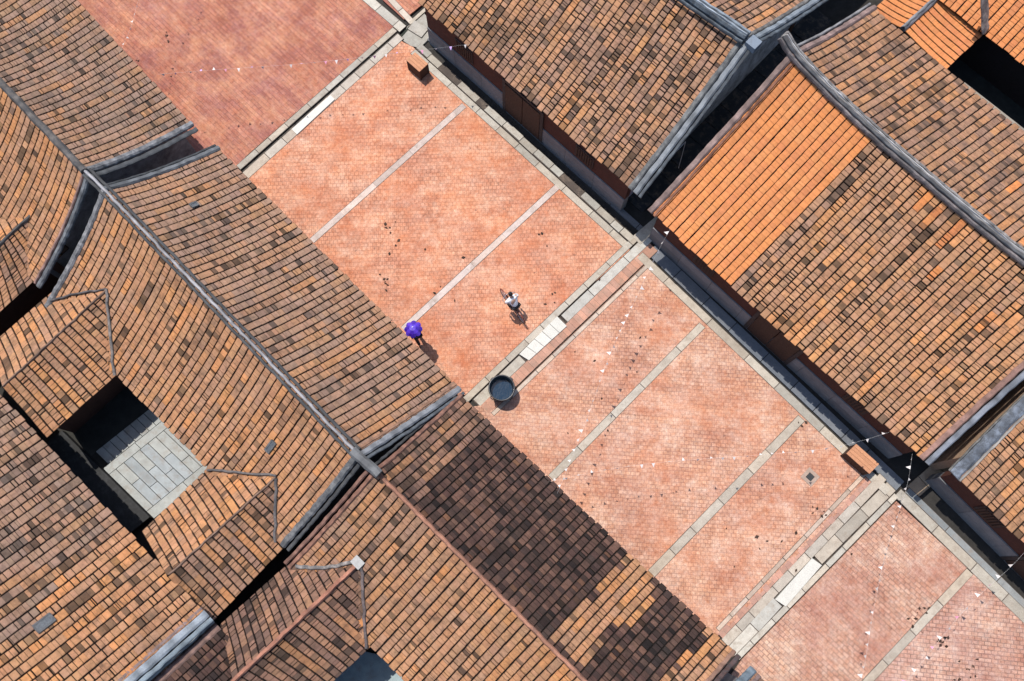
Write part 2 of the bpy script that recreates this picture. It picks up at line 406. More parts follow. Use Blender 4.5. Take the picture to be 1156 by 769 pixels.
def facade(parent, s, inset=.62, rng=(0.015, .985), plinth=1.15, doors=True):
    """street front: granite plinth, red brick above, a doorway and windows"""
    a, b_ = s.p(rng[0], 1), s.p(rng[1], 1); d = (b_-a); d.z = 0; L = d.length; d.normalize()
    out = (s.eA-s.rA); out.z = 0; out.normalize(); nrm = out-d*out.dot(d); nrm.normalize()
    a = Vector((a.x, a.y, 0))-nrm*inset; b_ = Vector((b_.x, b_.y, 0))-nrm*inset
    top = s.p(.5, 1-inset/s.W).z-.2
    w = MB(); w.prism([a, b_, b_-nrm*.3, a-nrm*.3], plinth, top, (.07, .025, .018)); wo = w.build('wall', M['brickwall'], parent)
    pl = MB(); k = max(3, int(L/1.6))
    for r in range(2):
        for i in range(k):
            p0 = a+d*(L*i/k+.006); p1 = a+d*(L*(i+1)/k-.006); h0 = -.1 if r == 0 else plinth*.5+.004; h1 = plinth*.5-.004 if r == 0 else plinth
            f = random.uniform(.8, 1.15); pl.prism([p0+nrm*.05, p1+nrm*.05, p1-nrm*.3, p0-nrm*.3], h0, h1, (.17*f, .17*f, .175*f))
    pl.build('plinth', M['granite'], wo)
    if doors:
        c = a+d*L*.5
        dm = MB()
        for sgn in (-1, 1): dm.obox(c+d*(sgn*.5)+nrm*.075+Vector((0, 0, 1.15)), d*.48, nrm*.022, Vector((0, 0, 1.1)))
        do = dm.build('door', M['wooddark'], wo)
        fm = MB()
        for sgn in (-1, 1): fm.obox(c+d*(sgn*1.08)+nrm*.065+Vector((0, 0, 1.15)), d*.08, nrm*.02, Vector((0, 0, 1.2)), (.05, .035, .03))
        fm.obox(c+nrm*.065+Vector((0, 0, 2.42)), d*1.16, nrm*.02, Vector((0, 0, .07)), (.05, .035, .03)); fm.build('door_frame', M['granite'], wo)
        for q in (.2, .8):
            cc = a+d*L*q; wm = MB(); wm.obox(cc+nrm*.02+Vector((0, 0, 1.85)), d*.5, nrm*.03, Vector((0, 0, .45)), (.05, .03, .025)); wi = wm.build('window', M['granite'], wo)
            bm_ = MB()
            for j in range(-3, 4): bm_.obox(cc+d*(j*.13)+nrm*.065+Vector((0, 0, 1.85)), d*.025, nrm*.02, Vector((0, 0, .38)))
            # grille stays in the window mesh's parent part
            bm_.build('window_grille', M['wooddark'], wo)
    return wo
def backwall(parent, s, inset=.7, rng=(.02, .98), tint=(.1, .05, .035), mat='brickwall'):
    a, b_ = s.p(rng[0], 1), s.p(rng[1], 1); d = (b_-a); d.z = 0; d.normalize()
    out = (s.eA-s.rA); out.z = 0; nrm = (out-d*out.dot(d)).normalized()
    a = Vector((a.x, a.y, 0))-nrm*inset; b_ = Vector((b_.x, b_.y, 0))-nrm*inset
    w = MB(); w.prism([a, b_, b_-nrm*.3, a-nrm*.3], -.1, s.p(.5, 1-inset/s.W).z-.2, tint); return w.build('wall', M[mat], parent)
def skylight(s, u, v, parent, w=.16, l=.3):
    q, du, dv, n = s.frame(u, v); mb = MB(); mb.obox(q+n*.045, du*w, dv*l, n*.02); o = mb.build('roof_light', M['glass'], parent)
    fb = MB()
    for sg in (-1, 1): fb.obox(q+n*.05+du*(sg*(w+.03)), du*.03, dv*(l+.05), n*.03, (.12, .12, .12)); fb.obox(q+n*.05+dv*(sg*(l+.028)), du*(w-.002), dv*.028, n*.03, (.12, .12, .12))
    fb.build('light_frame', M['lime'], o)
def uv_of(s, px, py):
    z = s.zat(px, py); w = P(px, py, z); u, v = .5, .5
    for _ in range(20):
        q = s.p(u, v); e = Vector((w.x-q.x, w.y-q.y)); a = s.p(u+.01, v)-s.p(u-.01, v); b_ = s.p(u, v+.01)-s.p(u, v-.01)
        det = a.x*b_.y-a.y*b_.x; u += .02*(e.x*b_.y-e.y*b_.x)/det; v += .02*(a.x*e.y-a.y*e.x)/det
    return u, v
def debug(n, s): print('SLOPE', n, 'L %.1f W %.2f plan %.2f dz %.2f' % (s.L, s.W, ((s.eA-s.rA).xy.length+(s.eB-s.rB).xy.length)/2, s.rA.z-s.eA.z))

def hall(n, h, zr, rA, rB, fA, fB, bA=None, bB=None, ze=ZE, zeb=None, fs='tan', bs='tan', sag=.22, up=0, fr=None, br=None, colw=.295, fl=None, bl=None):
    zeb = zeb or ze
    sf = Slope(P(*rA, zr), P(*rB, zr), P(*fA, ze), P(*fB, ze), sag, up); debug(n+' front', sf)
    of = lay_roof(sf, fs, h, colw, region=fr, label=fl)
    sb = ob = None
    if bA:
        sb = Slope(P(*rA, zr), P(*rB, zr), P(*bA, zeb), P(*bB, zeb), sag, up); debug(n+' back', sb)
        ob = lay_roof(sb, bs, h, colw, region=br, label=bl)
    return sf, of, sb, ob
def wing(n, h, main, r0, r1, i0, i1, o0, o1, style, ze=ZE-.1, ext=.9, ost=None, colw=.29):
    """side wing roof whose ridge dies into the main slope at r0"""
    zw = main.zat(*r0)
    rA, rB = P(*r0, zw), P(*r1, zw); iA, iB = P(*i0, ze), P(*i1, ze); oA, oB = P(*o0, ze), P(*o1, ze)
    d = (rA-rB).normalized()
    ei = max(0, (rA-iA).dot(d)); eo = max(0, (rA-oA).dot(d)); si = Slope(rA+d*.1, rB, iA+d*(ei+.1), iB, .06); so = Slope(rA+d*.1, rB, oA+d*(eo+.1)+(rA-oA-d*(rA-oA).dot(d)).normalized()*.0, oB, .06); debug(n+' wing in', si); debug(n+' wing out', so)
    print('   wing ridge z %.2f' % zw)
    a = lay_roof(si, style, h, colw); b_ = lay_roof(so, ost or style, h, colw)
    return si, so, a, b_, zw

# ---- house 1, upper left corner
h1 = house('house at the upper left corner whose grey brown roof ends at the first narrow alley', P(60, 120))
s1f, o1f, s1b, o1b = hall('H1', h1, 5.2, (-100, -13), (95, 193), (10, -82), (216, 140), (-165, 105), (40, 318), fs='grey', bs='warm')
BANDL = [(.0, .3, .13, 'lime', LT), (.3, .24, .06, 'lime', (.12, .125, .13))]
verge(s1f, 1, o1f, BANDL); verge(s1b, 1, o1b, [(.02, .16, .12, 'terra', PK), (.24, .26, .14, 'lime', (.26, .27, .28))])
ridge([P(-100, -13, 5.2), P(96, 194, 5.2)], .34, .26, h1, 'lime', (.16, .14, .125))
si, so, a, b_, zw = wing('H1', h1, s1b, (32, 245), (-60, 332), (7, 200), (-85, 287), (40, 316), (-70, 418), 'warm', ost='mixed')
ridge([P(34, 243, zw+.02), P(-60, 332, zw+.02)], .16, .12, h1, 'lime', (.1, .09, .08))
gable(h1, s1f, s1b, 1); facade(h1, s1f, doors=False); backwall(h1, s1b); backwall(h1, so)

# ---- house 2, left side with the sunlit courtyard
h2 = house('long left house with tan roofs around a sunlit paved courtyard', P(200, 430))
s2f, o2f, s2b, o2b = hall('H2', h2, 5.2, (118, 214), (403, 512), (246, 168), (516, 437), (54, 345), (319, 614), fs='tan', bs='warm')
verge(s2f, 0, o2f, [(.0, .26, .16, 'limelight', (.22, .23, .24)), (.2, .14, .08, 'lime', (.08, .085, .09))])
verge(s2f, 1, o2f, [(-.12, .16, .1, 'terra', (.4, .22, .14)), (.1, .28, .12, 'limelight', (.3, .31, .33)), (.32, .14, .06, 'lime', (.15, .17, .19))])
verge(s2b, 0, o2b, [(.0, .3, .15, 'lime', (.34, .33, .33))]); verge(s2b, 1, o2b, [(.04, .3, .13, 'lime', (.24, .24, .24)), (.28, .16, .06, 'lime', (.12, .12, .12))])
ridge([P(97, 194, 5.3), P(118, 214, 5.22), P(402, 511, 5.22)], .15, .22, h2, 'limelight', (.42, .4, .4), trims=[(-.15, .13, .1, 'lime', (.09, .09, .09)), (.15, .13, .1, 'lime', (.08, .08, .08))])  # dark side trims paint the shadow edges along the ridge
wl = wing('H2 left', h2, s2b, (122, 325), (2, 437), (131, 427), (52, 494), (53, 338), (-14, 393), 'warm')
wr = wing('H2 right', h2, s2b, (313, 537), (188, 651), (231, 529), (160, 601), (320, 614), (238, 703), 'warm', ost='mixed')
for w, e in ((wl, ((121, 326), (3, 436))), (wr, ((312, 538), (190, 649)))):
    ridge([P(*e[0], w[4]+.03), P(*e[1], w[4]+.03)], .1, .1, h2, 'terra', (.24, .15, .105))
    for s_ in w[:2]: backwall(h2, s_)
# mortar fillets in the valleys
def valley(h, pts, slope, w=.12, tint=(.26, .24, .22)):
    q = [P(x, y, slope.zat(x, y)+.05) for x, y in pts]; mb = MB(); qq = []
    for i in range(len(q)-1): qq += [q[i].lerp(q[i+1], k/6) for k in range(6)]
    qq.append(q[-1]); sweep(mb, qq, w, .05, 0, tint, jit=.03); mb.build('valley_fillet', M['lime'], h)
valley(h2, [(120, 326), (124, 375), (129, 424)], s2b, .1, (.2, .17, .15)); valley(h2, [(234, 531), (270, 533), (312, 537)], s2b, .08, (.13, .11, .1)); valley(h2, [(312, 540), (311, 580), (310, 612)], s2b, .1, (.14, .12, .11))
valley(h2, [(120, 326), (85, 332), (56, 340)], s2b, .07, (.1, .085, .08))
Z2r = 3.4
e0, e1 = P(-60, 383, Z2r), P(229, 691, Z2r); dd = (e1-e0).normalized(); vv = Vector((dd.y, -dd.x, 0))
if vv.dot(Vd) > 0: vv = -vv
s2r = Slope(e0+vv*5.6+Vector((0, 0, 2.9)), P(229, 691, Z2r)+vv*5.6+Vector((0, 0, 2.9)), e0, e1, .2); debug('H2 rear', s2r)
o2r = lay_roof(s2r, 'grey', h2, .32, region=lambda u, v: 'warm' if u > .72+.12*noise.noise(Vector((u*9, v*5, 2))) else None)
verge(s2r, 1, o2r, [(-.12, .18, .07, 'terra', (.38, .27, .25)), (.12, .34, .12, 'limelight', (.38, .42, .46)), (.38, .2, .06, 'limelight', (.3, .36, .4))])
q = [s2r.p(1, k/8) for k in range(9)]
gb = Slope(s2r.rA, s2r.rB, s2r.rA+vv*5+Vector((0, 0, -2.6)), s2r.rB+vv*5+Vector((0, 0, -2.6)), .2)
o2rb = lay_roof(gb, 'grey', h2, .32); gable(h2, s2r, gb, 1); backwall(h2, s2r, 1.3, mat='brickwall', tint=(.03, .02, .018))
ridge([s2r.rA, s2r.rB], .34, .26, h2)
for px, py, s_, o_, w, l in ((219, 232, s2f, o2f, .05, .1), (306, 504, s2b, o2b, .06, .2), (50, 704, s2r, o2r, .12, .26)): skylight(s_, *uv_of(s_, px, py), o_, w, l)
# courtyard floor of long slabs
# sunk rectangular yard: border stones run across, the middle slabs run lengthwise
Y0, Y1, Y2, Y3 = P(168, 466), P(238, 533), P(172, 587), P(104, 517)
ydx = (Y1-Y0).normalized(); ydy = (Y3-Y0).normalized(); yL = (Y1-Y0).length; yW = (Y3-Y0).length
mb = MB(); rnd = random.Random(3)
def yq(a, b_): return Y0+ydx*a+ydy*b_
def ystone(a0, a1, b0, b1, k=1.0, mid=False):
    f = rnd.uniform(.9, 1.1)*k; g = .012; mb.prism([yq(a0+g, b0+g), yq(a1-g, b0+g), yq(a1-g, b1-g), yq(a0+g, b1-g)], -.2, rnd.uniform(-.004, .004), ((.32*f, .33*f, .315*f) if not mid else (.29*f, .315*f, .325*f)))
for k in range(9): ystone(-.12, .62, -.5+k*.33, -.17+k*.33)        # the run by the near wing
ystone(.62, .98, -.5, 1.2); ystone(.62, .98, 1.2, yW+.0)
for k in range(6):
    b0 = .1+k*(yW-.42)/6; b1 = .1+(k+1)*(yW-.42)/6
    if k % 2: ystone(.98, 1.9, b0, b1); ystone(1.9, yL-.42, b0, b1, mid=True)
    else: ystone(.98, yL-1.1, b0, b1, .97, k > 0); ystone(yL-1.1, yL-.42, b0, b1, mid=k > 1)
ystone(.98, yL-.42, -.6, .1)
ystone(yL-.42, yL, -.6, 1.0, .9); ystone(yL-.42, yL, 1.0, yW)
ystone(.98, yL-.42, yW-.32, yW, .92)
mb.build('courtyard_floor', M['stone'], h2)
mb = MB(); mb.prism([yq(-2.2, -1.2), yq(-.13, -1.2), yq(-.13, yW+.01), yq(-2.2, yW+.01)], -.3, -.1, (.035, .034, .03)); mb.build('shade_toned_floor', M['dirt'], h2)  # yard shade put into a dark floor, starting at the shadow line
# raised porch of the rear hall, eave shade put into its near-black tint
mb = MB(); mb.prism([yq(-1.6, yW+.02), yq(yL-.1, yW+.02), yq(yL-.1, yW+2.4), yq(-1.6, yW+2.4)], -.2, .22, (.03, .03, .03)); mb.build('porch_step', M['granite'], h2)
gable(h2, s2f, s2b, 0, tint=(.13, .13, .13)); gable(h2, s2f, s2b, 1); facade(h2, s2f, doors=False); backwall(h2, s2b, .9, tint=(.06, .035, .028))

# ---- house 3, lower middle with the blackened roof
h3 = house('lower middle house with a blackened street roof and paler rear slopes', P(560, 680))
def r3(u, v):
    k = noise.noise(Vector((u*24, v*4, 5)))*.04+noise.noise(Vector((u*70, v*12, 8)))*.022
    if .635+k < u+.0*v < .745+k and .06 < v < .93: return 'warm'
    if u > .915+k and v > .35: return 'warm'
    if u < .10+k*1.6: return 'rust'
s3f, o3f, s3b, o3b = hall('H3', h3, 5.1, (424, 532), (738, 847), (520, 447), (828, 736), (328, 640), (640, 950), fs='black', bs='warm', fr=r3, br=lambda u, v: 'mixed' if u < .22+.1*noise.noise(Vector((u*9, v*6, 1))) else None)
verge(s3f, 0, o3f, [(.0, .2, .14, 'terra', (.34, .17, .12)), (.2, .12, .05, 'lime', (.06, .06, .06))]); verge(s3f, 1, o3f, [(.0, .2, .12, 'terra', (.42, .24, .17)), (.22, .2, .1, 'lime', (.14, .08, .07))])
verge(s3b, 0, o3b, [(.0, .2, .14, 'terra', (.38, .19, .13)), (.22, .18, .1, 'terra', (.3, .16, .12))])
ridge([P(428, 536, 5.12), P(738, 847, 5.12)], .19, .2, h3, 'terra', (.42, .2, .13))
ridge([P(398, 509, 5.4), P(428, 536, 5.3)], .42, .34, h3, 'limelight', (.2, .2, .2), name='ridge_end_block')
w3 = wing('H3', h3, s3b, (405, 636), (262, 770), (413, 735), (330, 812), (330, 634), (248, 706), 'rust')
ridge([P(405, 636, w3[4]+.05), P(262, 770, w3[4]+.05)], .2, .16, h3, 'terra', (.45, .2, .13))
mb = MB(); mb.obox(P(404, 635, w3[4]+.05), Ud*.2, Vd*.16, Vector((0, 0, .09)), (.36, .35, .33)); mb.build('ridge_end_block', M['limelight'], h3)
for s_ in w3[:2]: backwall(h3, s_)
valley(h3, [(408, 640), (411, 690), (413, 732)], s3b, .1, (.15, .11, .1)); valley(h3, [(403, 634), (368, 641), (334, 640)], s3b, .12, (.26, .23, .21))
Z3r = 3.0
e0, e1 = P(241, 704, Z3r), P(520, 985, Z3r)
s3r = Slope(e0+vv*4.6+Vector((0, 0, 2.1)), e1+vv*4.6+Vector((0, 0, 2.1)), e0, e1, .15); o3r = lay_roof(s3r, 'black', h3, .295)
verge(s3r, 0, o3r, [(-.2, .3, .1, 'terra', (.36, .22, .18)), (.06, .16, .16, 'limelight', (.34, .36, .36))])
gb3 = Slope(s3r.rA, s3r.rB, s3r.rA+vv*4+Vector((0, 0, -2)), s3r.rB+vv*4+Vector((0, 0, -2)), .15); lay_roof(gb3, 'black', h3); gable(h3, s3r, gb3, 0); backwall(h3, s3r, .9)
mb = MB(); mb.prism([P(370, 725), P(430, 740), P(520, 820), P(430, 840), P(360, 790)], -.15, 0, (.28, .34, .35)); mb.build('courtyard_floor', M['stone'], h3)
gable(h3, s3f, s3b, 0); gable(h3, s3f, s3b, 1); facade(h3, s3f, doors=False); backwall(h3, s3b, .9)

# ---- house 4, only its corner at the bottom edge
h4 = house('house showing only a roof corner with bluish verge at the bottom edge of the photo', P(850, 775))
s4f, o4f, _, _ = hall('H4', h4, 5.1, (765, 852), (1020, 1110), (850, 757), (1120, 1010), fs='rust')
verge(s4f, 0, o4f, [(.02, .34, .14, 'limelight', (.22, .27, .31)), (-.26, .2, .08, 'terra', (.3, .2, .18))]); gb4 = Slope(s4f.rA, s4f.rB, s4f.rA+vv*4-Vector((0, 0, 2.2)), s4f.rB+vv*4-Vector((0, 0, 2.2)))
o4b = lay_roof(gb4, 'rust', h4); ridge([s4f.rA, s4f.rB], .2, .2, h4, 'terra', RD); gable(h4, s4f, gb4, 0); facade(h4, s4f, doors=False)

# ---- house 5, top middle
h5 = house('top middle house with patchy tan roof and a tall grey gable wall by the alley', P(720, 60))
s5f, o5f, s5b, o5b = hall('H5', h5, 5.2, (584, -160), (838, 44), (472, 2), (712, 212), (690, -225), (935, -16), fs='mixed', bs='mixed', up=.1)
verge(s5f, 1, o5f, [(.02, .26, .12, 'lime', (.28, .28, .27)), (.28, .28, .14, 'limelight', (.33, .35, .37)), (.5, .16, .08, 'lime', (.14, .16, .18))])
verge(s5b, 1, o5b, [(.02, .2, .1, 'lime', (.26, .24, .22)), (.24, .26, .13, 'limelight', (.3, .34, .38)), (.46, .16, .08, 'lime', (.14, .17, .2))])
ridge([P(584, -160, 5.3), P(770, -6, 5.3), P(842, 43, 5.45)], .34, .28, h5, 'lime', (.16, .19, .22), trims=[(.0, .08, .34, 'limelight', (.42, .46, .5)), (.24, .16, .2, 'limelight', (.24, .28, .32)), (-.24, .12, .14, 'lime', (.1, .12, .14))])
mb = MB(); mb.obox(P(850, 50, 5.35), Ud*.22, Vd*.22, Vector((0, 0, .16)), (.17, .2, .24)); mb.build('ridge_end_block', M['limelight'], h5)
q_ = s5b.p(1, .8)-Ud*.3; wm_ = MB(); wm_.prism([q_, q_+Vd*11, q_+Vd*11-Ud*.3, q_-Ud*.3], -.1, 3.3, (.2, .22, .24)); wm_.build('wing_wall', M['plaster'], h5)
gable(h5, s5f, s5b, 1, .3, tint=(.62, .67, .72)); facade(h5, s5f, .16); backwall(h5, s5b)
gw = MB(); q0, q1 = s5f.p(1, .97), s5f.p(1, .72); gw.prism([q0+Ud*-.28, q1+Ud*-.28, q1+Ud*-.2, q0+Ud*-.2], .6, 2.4, (.36, .3, .36)); gw.build('pale_plaster_patch', M['limelight'], h5)

# ---- house 6, right, partly retiled in new orange
h6 = house('large right house with a curved pale ridge and one end retiled in bright orange', P(1000, 260))
s6f, o6f, s6b, o6b = hall('H6', h6, 5.4, (891, 70), (1222, 352), (735, 240), (1041, 518), (985, 12), (1313, 276), fs='warm', bs='mixed', br=lambda u, v: 'orange' if u > .55 and noise.noise(Vector((u*22, v*3, 4))) > .42 else None, up=.55, sag=.26, colw=.3,
    fr=lambda u, v: 'orange' if u < .315+.004*math.sin(v*40) else None)
for ch in list(o6f.children): bpy.data.objects.remove(ch)
bpy.data.objects.remove(o6f)
# the new tiles and the old ones are laid as two parts
o6f = lay_roof(s6f, 'warm', h6, .3, region=lambda u, v: 'orange' if v < .3 and u > .5 and noise.noise(Vector((u*26, v*5, 9))) > .38 else ('mixed' if u < .36 else None), tl=(.11, .26), skip=lambda u, v: u < .318)
o6n = lay_roof(s6f, 'orange', h6, .3, tl=(.15, .24), groove=.036, skip=lambda u, v: u >= .318, label='end of the slope retiled in clean bright orange')
verge(s6f, 0, o6n, [(.02, .3, .16, 'terra', (.36, .25, .22)), (-.2, .16, .1, 'terra', (.34, .15, .09))])
verge(s6f, 1, o6f, [(-.06, .26, .14, 'terra', (.42, .24, .19)), (.2, .24, .14, 'limelight', (.3, .32, .36))])
verge(s6b, 0, o6b, [(.02, .28, .16, 'terra', (.38, .26, .23)), (.24, .14, .1, 'limelight', (.34, .33, .33))]); verge(s6b, 1, o6b, [(.0, .28, .14, 'terra', (.38, .26, .23))])
rp = [s6f.p(k/24, 0)+Vector((0, 0, .05)) for k in range(25)]
dR = (rp[0]-rp[1]).normalized(); rp = [rp[0]+dR*.7+Vector((0, 0, .22)), rp[0]+dR*.35+Vector((0, 0, .08))]+rp
ridge(rp, .2, .3, h6, 'limelight', (.36, .335, .315), trims=[(.0, .05, .35, 'slab', (.55, .53, .51)), (-.19, .15, .17, 'lime', (.2, .17, .165)), (.19, .17, .19, 'lime', (.3, .275, .26))])
w6 = wing('H6', h6, s6b, (1021, 31), (1100, -42), (1069, 77), (1150, 0), (986, 11), (1062, -60), 'orange')
ridge([P(1019, 33, w6[4]+.05), P(1100, -42, w6[4]+.05)], .3, .2, h6, 'limelight', (.3, .3, .31), trims=[(.0, .1, .25, 'lime', (.16, .16, .17))])
for s_ in w6[:2]: backwall(h6, s_, tint=(.05, .03, .025))
Z6r = 3.0
e0, e1 = P(1108, 36, Z6r), P(1330, 206, Z6r); e0 = e0-(e1-e0).normalized()*2.2
s6r = Slope(e0+Vd*4.8+Vector((0, 0, 2.5)), e1+Vd*4.8+Vector((0, 0, 2.5)), e0, e1, .15); o6r = lay_roof(s6r, 'orange', h6, .3, label='rear slope in bright orange tiles'); backwall(h6, s6r, .9, tint=(.03, .02, .018))
mb = MB(); qv = [P(1110, 37, 3.0).lerp(P(1108, -6, 4.6), k/6)+Vector((0, 0, .12)) for k in range(7)]; sweep(mb, qv, .5, .08, 0, (.3, .24, .2), jit=.04); mb.build('valley_fillet', M['lime'], h6)
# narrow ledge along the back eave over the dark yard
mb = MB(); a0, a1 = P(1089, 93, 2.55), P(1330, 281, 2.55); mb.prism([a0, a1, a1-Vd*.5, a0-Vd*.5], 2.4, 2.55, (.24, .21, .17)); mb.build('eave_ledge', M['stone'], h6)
mb = MB(); mb.prism([P(1040, 90), P(1110, 30), P(1330, 200), P(1300, 300)], -.15, -.02, (.03, .033, .03)); mb.build('courtyard_floor', M['dirt'], h6)  # near-black tint stands in for the deep shade of the yard
gable(h6, s6f, s6b, 0, tint=(.12, .12, .13)); gable(h6, s6f, s6b, 1, tint=(.2, .15, .12)); facade(h6, s6f, .32); backwall(h6, s6b, .5, tint=(.04, .03, .025))

# ---- house 7, right edge
h7 = house('right edge house whose tan roof has a broad bluish white verge', P(1130, 560))
s7f, o7f, _, _ = hall('H7', h7, 5.2, (1243, 374), (1510, 644), (1078, 535), (1340, 795), fs='warm', colw=.3)
verge(s7f, 0, o7f, [(-.02, .5, .16, 'lime', (.24, .27, .32)), (-.28, .12, .12, 'limelight', (.44, .4, .36)), (.22, .08, .08, 'lime', (.3, .28, .25))])
gb7 = Slope(s7f.rA, s7f.rB, s7f.rA+Vd*4-Vector((0, 0, 2.2)), s7f.rB+Vd*4-Vector((0, 0, 2.2))); lay_roof(gb7, 'warm', h7, .3); ridge([s7f.rA, s7f.rB], .3, .28, h7); gable(h7, s7f, gb7, 0, -.1, mat='limelight', tint=(.4, .27, .18)); facade(h7, s7f, .25)

# ------------------------------------------------------------------ ground
def sheet(name, pts, z, mat, tint=(1, 1, 1), th=.1):
    mb = MB(); mb.prism([P(x, y, z) for x, y in pts], z-th, z, tint); return mb.build(name, M[mat], kind='structure')
mb = MB(); mb.prism([(-400, -400), (400, -400), (400, 400), (-400, 400)], -.6, -.12, (.03, .027, .024)); mb.build('ground', M['dirt'], kind='structure')
sheet('pavement', [(-450, -420), (-60, -440), (409, 0), (446, 29), (277, 177), (200, 290), (60, 100)], 0, 'paveA')
sheet('pavement', [(278, 198), (452, 46), (466, 53), (712, 283), (525, 446), (440, 440), (255, 230)], 0, 'paveB')
sheet('pavement', [(729, 298), (800, 366), (905, 460), (985, 538), (818, 712), (780, 740), (470, 470), (541, 458), (575, 446)], 0, 'paveC')
sheet('pavement', [(1012, 566), (1092, 641), (975, 768), (930, 815), (800, 800), (838, 744)], 0, 'paveD')
sheet('pavement', [(1099, 647), (1260, 800), (1180, 960), (940, 830), (982, 772)], 0, 'paveE')
sheet('pavement', [(448, -20), (432, 0), (456, 22), (478, 4), (500, -40)], 0, 'paveA')
def stones(name, a, b_, wpx, z=.006, tint=(.37, .325, .265), mat='stone', ln=(.7, 1.5), gap=.016, seed=0, th=.1, parent=None, jit=.0, drop=0):
    rnd = random.Random(seed+int(a[0]*3+a[1])); A, B = P(*a, 0), P(*b_, 0); d = (B-A); L = d.length; d.normalize(); n = Vector((-d.y, d.x, 0)); w = wpx*.0362/2
    mb = MB(); s_ = 0
    if z > -.01: mb.prism([A+n*(w+.018), A-n*(w+.018), B-n*(w+.018), B+n*(w+.018)], z-th-.02, min(z-.004, .004), (.07, .055, .045))
    while s_ < L-.02:
        e = min(L, s_+rnd.uniform(*ln)); e = L if L-e < .3 else e
        f = rnd.uniform(.82, 1.12); k = rnd.uniform(-.04, .04); ww = w*rnd.uniform(.96, 1.03); zz = z+rnd.uniform(-.004, .006); o = n*rnd.uniform(-jit, jit)
        if rnd.random() >= drop:
            mb.prism([A+d*(s_+gap)+n*ww+o, A+d*(s_+gap)-n*ww+o, A+d*(e-gap)-n*ww+o, A+d*(e-gap)+n*ww+o], z-th, zz, (tint[0]*f*(1+k), tint[1]*f, tint[2]*f*(1-k)))
        s_ = e
    return mb.build(name, M[mat], kind='structure')
PALE = (.42, .36, .3); CONC = (.47, .375, .325); KERB = (.38, .325, .26)
# thin stone courses across the paving
stones('stone_course', (352, 272), (524, 119), 7, .008, CONC, ln=(1.5, 3), gap=.004)
stones('stone_course', (455, 372), (629, 211), 7, .008, CONC, ln=(1.5, 3), gap=.004)
stones('stone_course', (622, 540), (793, 367), 8, .008, KERB, ln=(1.2, 2.2))
stones('stone_course', (735, 648), (905, 472), 9, .008, KERB, ln=(1.0, 2.2))
stones('stone_course', (975, 774), (1095, 645), 8, .012, KERB, ln=(1.2, 2.4))
# channel 1
LK = (.37, .325, .265)
stones('kerb_stones', (269, 189.5), (446, 33), 7, .01, LK, seed=1)
stones('drain_bed', (274, 194), (450, 37), 4, -.06, (.05, .045, .04), seed=3)
stones('kerb_stones', (277, 198.5), (452.5, 41), 10, .01, (.39, .335, .275), seed=2)
stones('channel_stones', (282, 188), (328, 149), 3, -.02, (.17, .155, .13), seed=2)
# channel 2
stones('kerb_stones', (524, 453), (727, 260), 7, .01, LK, seed=4)
stones('drain_bed', (537, 456), (740, 262), 13, -.07, (.06, .05, .045), seed=5)
stones('channel_stones', (538, 455), (590, 405), 10.5, .0, (.41, .365, .3), seed=6); stones('channel_stones', (637, 360), (742, 260), 10, .004, (.45, .41, .35), seed=7, ln=(1.4, 2.6))
stones('brick_border', (547, 462), (738, 279), 12, .002, (.4, .215, .15), seed=8, ln=(.22, .26), gap=.004)
stones('stone_course', (556, 468), (730, 301), 4, .008, (.42, .33, .26), seed=9)
# channel 3
stones('stone_course', (810, 711), (980, 531), 4, .008, (.42, .32, .25), seed=10)
stones('brick_border', (813, 718), (988, 537), 7, .002, (.4, .22, .165), seed=11, ln=(.22, .26), gap=.004)
stones('kerb_stones', (818, 726), (997, 538), 9, .01, (.38, .335, .28), seed=12, ln=(.6, 1.4))
stones('drain_bed', (826, 738), (1008, 549), 12, -.07, (.06, .052, .045), seed=13)
stones('channel_stones', (825.5, 737), (878, 679.5), 12, .0, (.43, .39, .33), seed=14); stones('channel_stones', (923, 632), (1006.5, 549), 12, .0, (.35, .3, .24), seed=15)
stones('kerb_stones', (832, 743), (1012, 559), 5.5, .012, (.41, .365, .3), seed=16)
# along the right-hand houses
stones('kerb_stones', (407, -8), (455, 33), 11, .008, (.41, .37, .31), seed=17)
stones('kerb_stones', (434, -8), (464, 24), 7, .008, (.42, .36, .3), seed=18); stones('kerb_stones', (462, 27), (482, 9), 4, .01, (.42, .37, .3), seed=18)
stones('kerb_stones', (466, 58), (708, 278), 8, .008, LK, seed=19, ln=(.8, 1.8)); stones('kerb_stones', (472, 52), (714, 271), 8, .02, (.34, .31, .26), seed=20, ln=(.5, 1.3), drop=.25, jit=.03)
sheet('walkway', [(452, 44), (460, 30), (478, 14), (494, 34), (474, 54), (464, 52)], -.03, 'stone', (.3, .28, .24))
stones('drain_bed', (447, 47), (480, 10), 2.5, -.02, (.03, .035, .025), seed=30)
stones('walkway', (464, 28), (480, 38), 14, .03, (.36, .34, .3), seed=21, ln=(.4, .6))
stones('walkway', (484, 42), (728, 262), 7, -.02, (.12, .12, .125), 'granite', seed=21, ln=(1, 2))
stones('walkway', (718, 272), (746, 248), 13, .02, (.41, .37, .31), seed=22, ln=(1, 2)); stones('walkway', (742, 266), (752, 256), 12, .03, (.38, .34, .29), seed=22)
stones('kerb_stones', (722, 288), (1003, 556), 9, .01, LK, seed=23, ln=(1.2, 2.6))
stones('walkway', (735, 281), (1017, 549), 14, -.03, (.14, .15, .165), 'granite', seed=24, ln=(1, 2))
stones('kerb_stones', (1013, 556), (1290, 826), 11, .012, LK, seed=25, ln=(1.2, 2.6))
stones('kerb_stones', (1024, 553), (1290, 812), 7, .0, (.2, .21, .21), seed=26, ln=(1.2, 2.6))
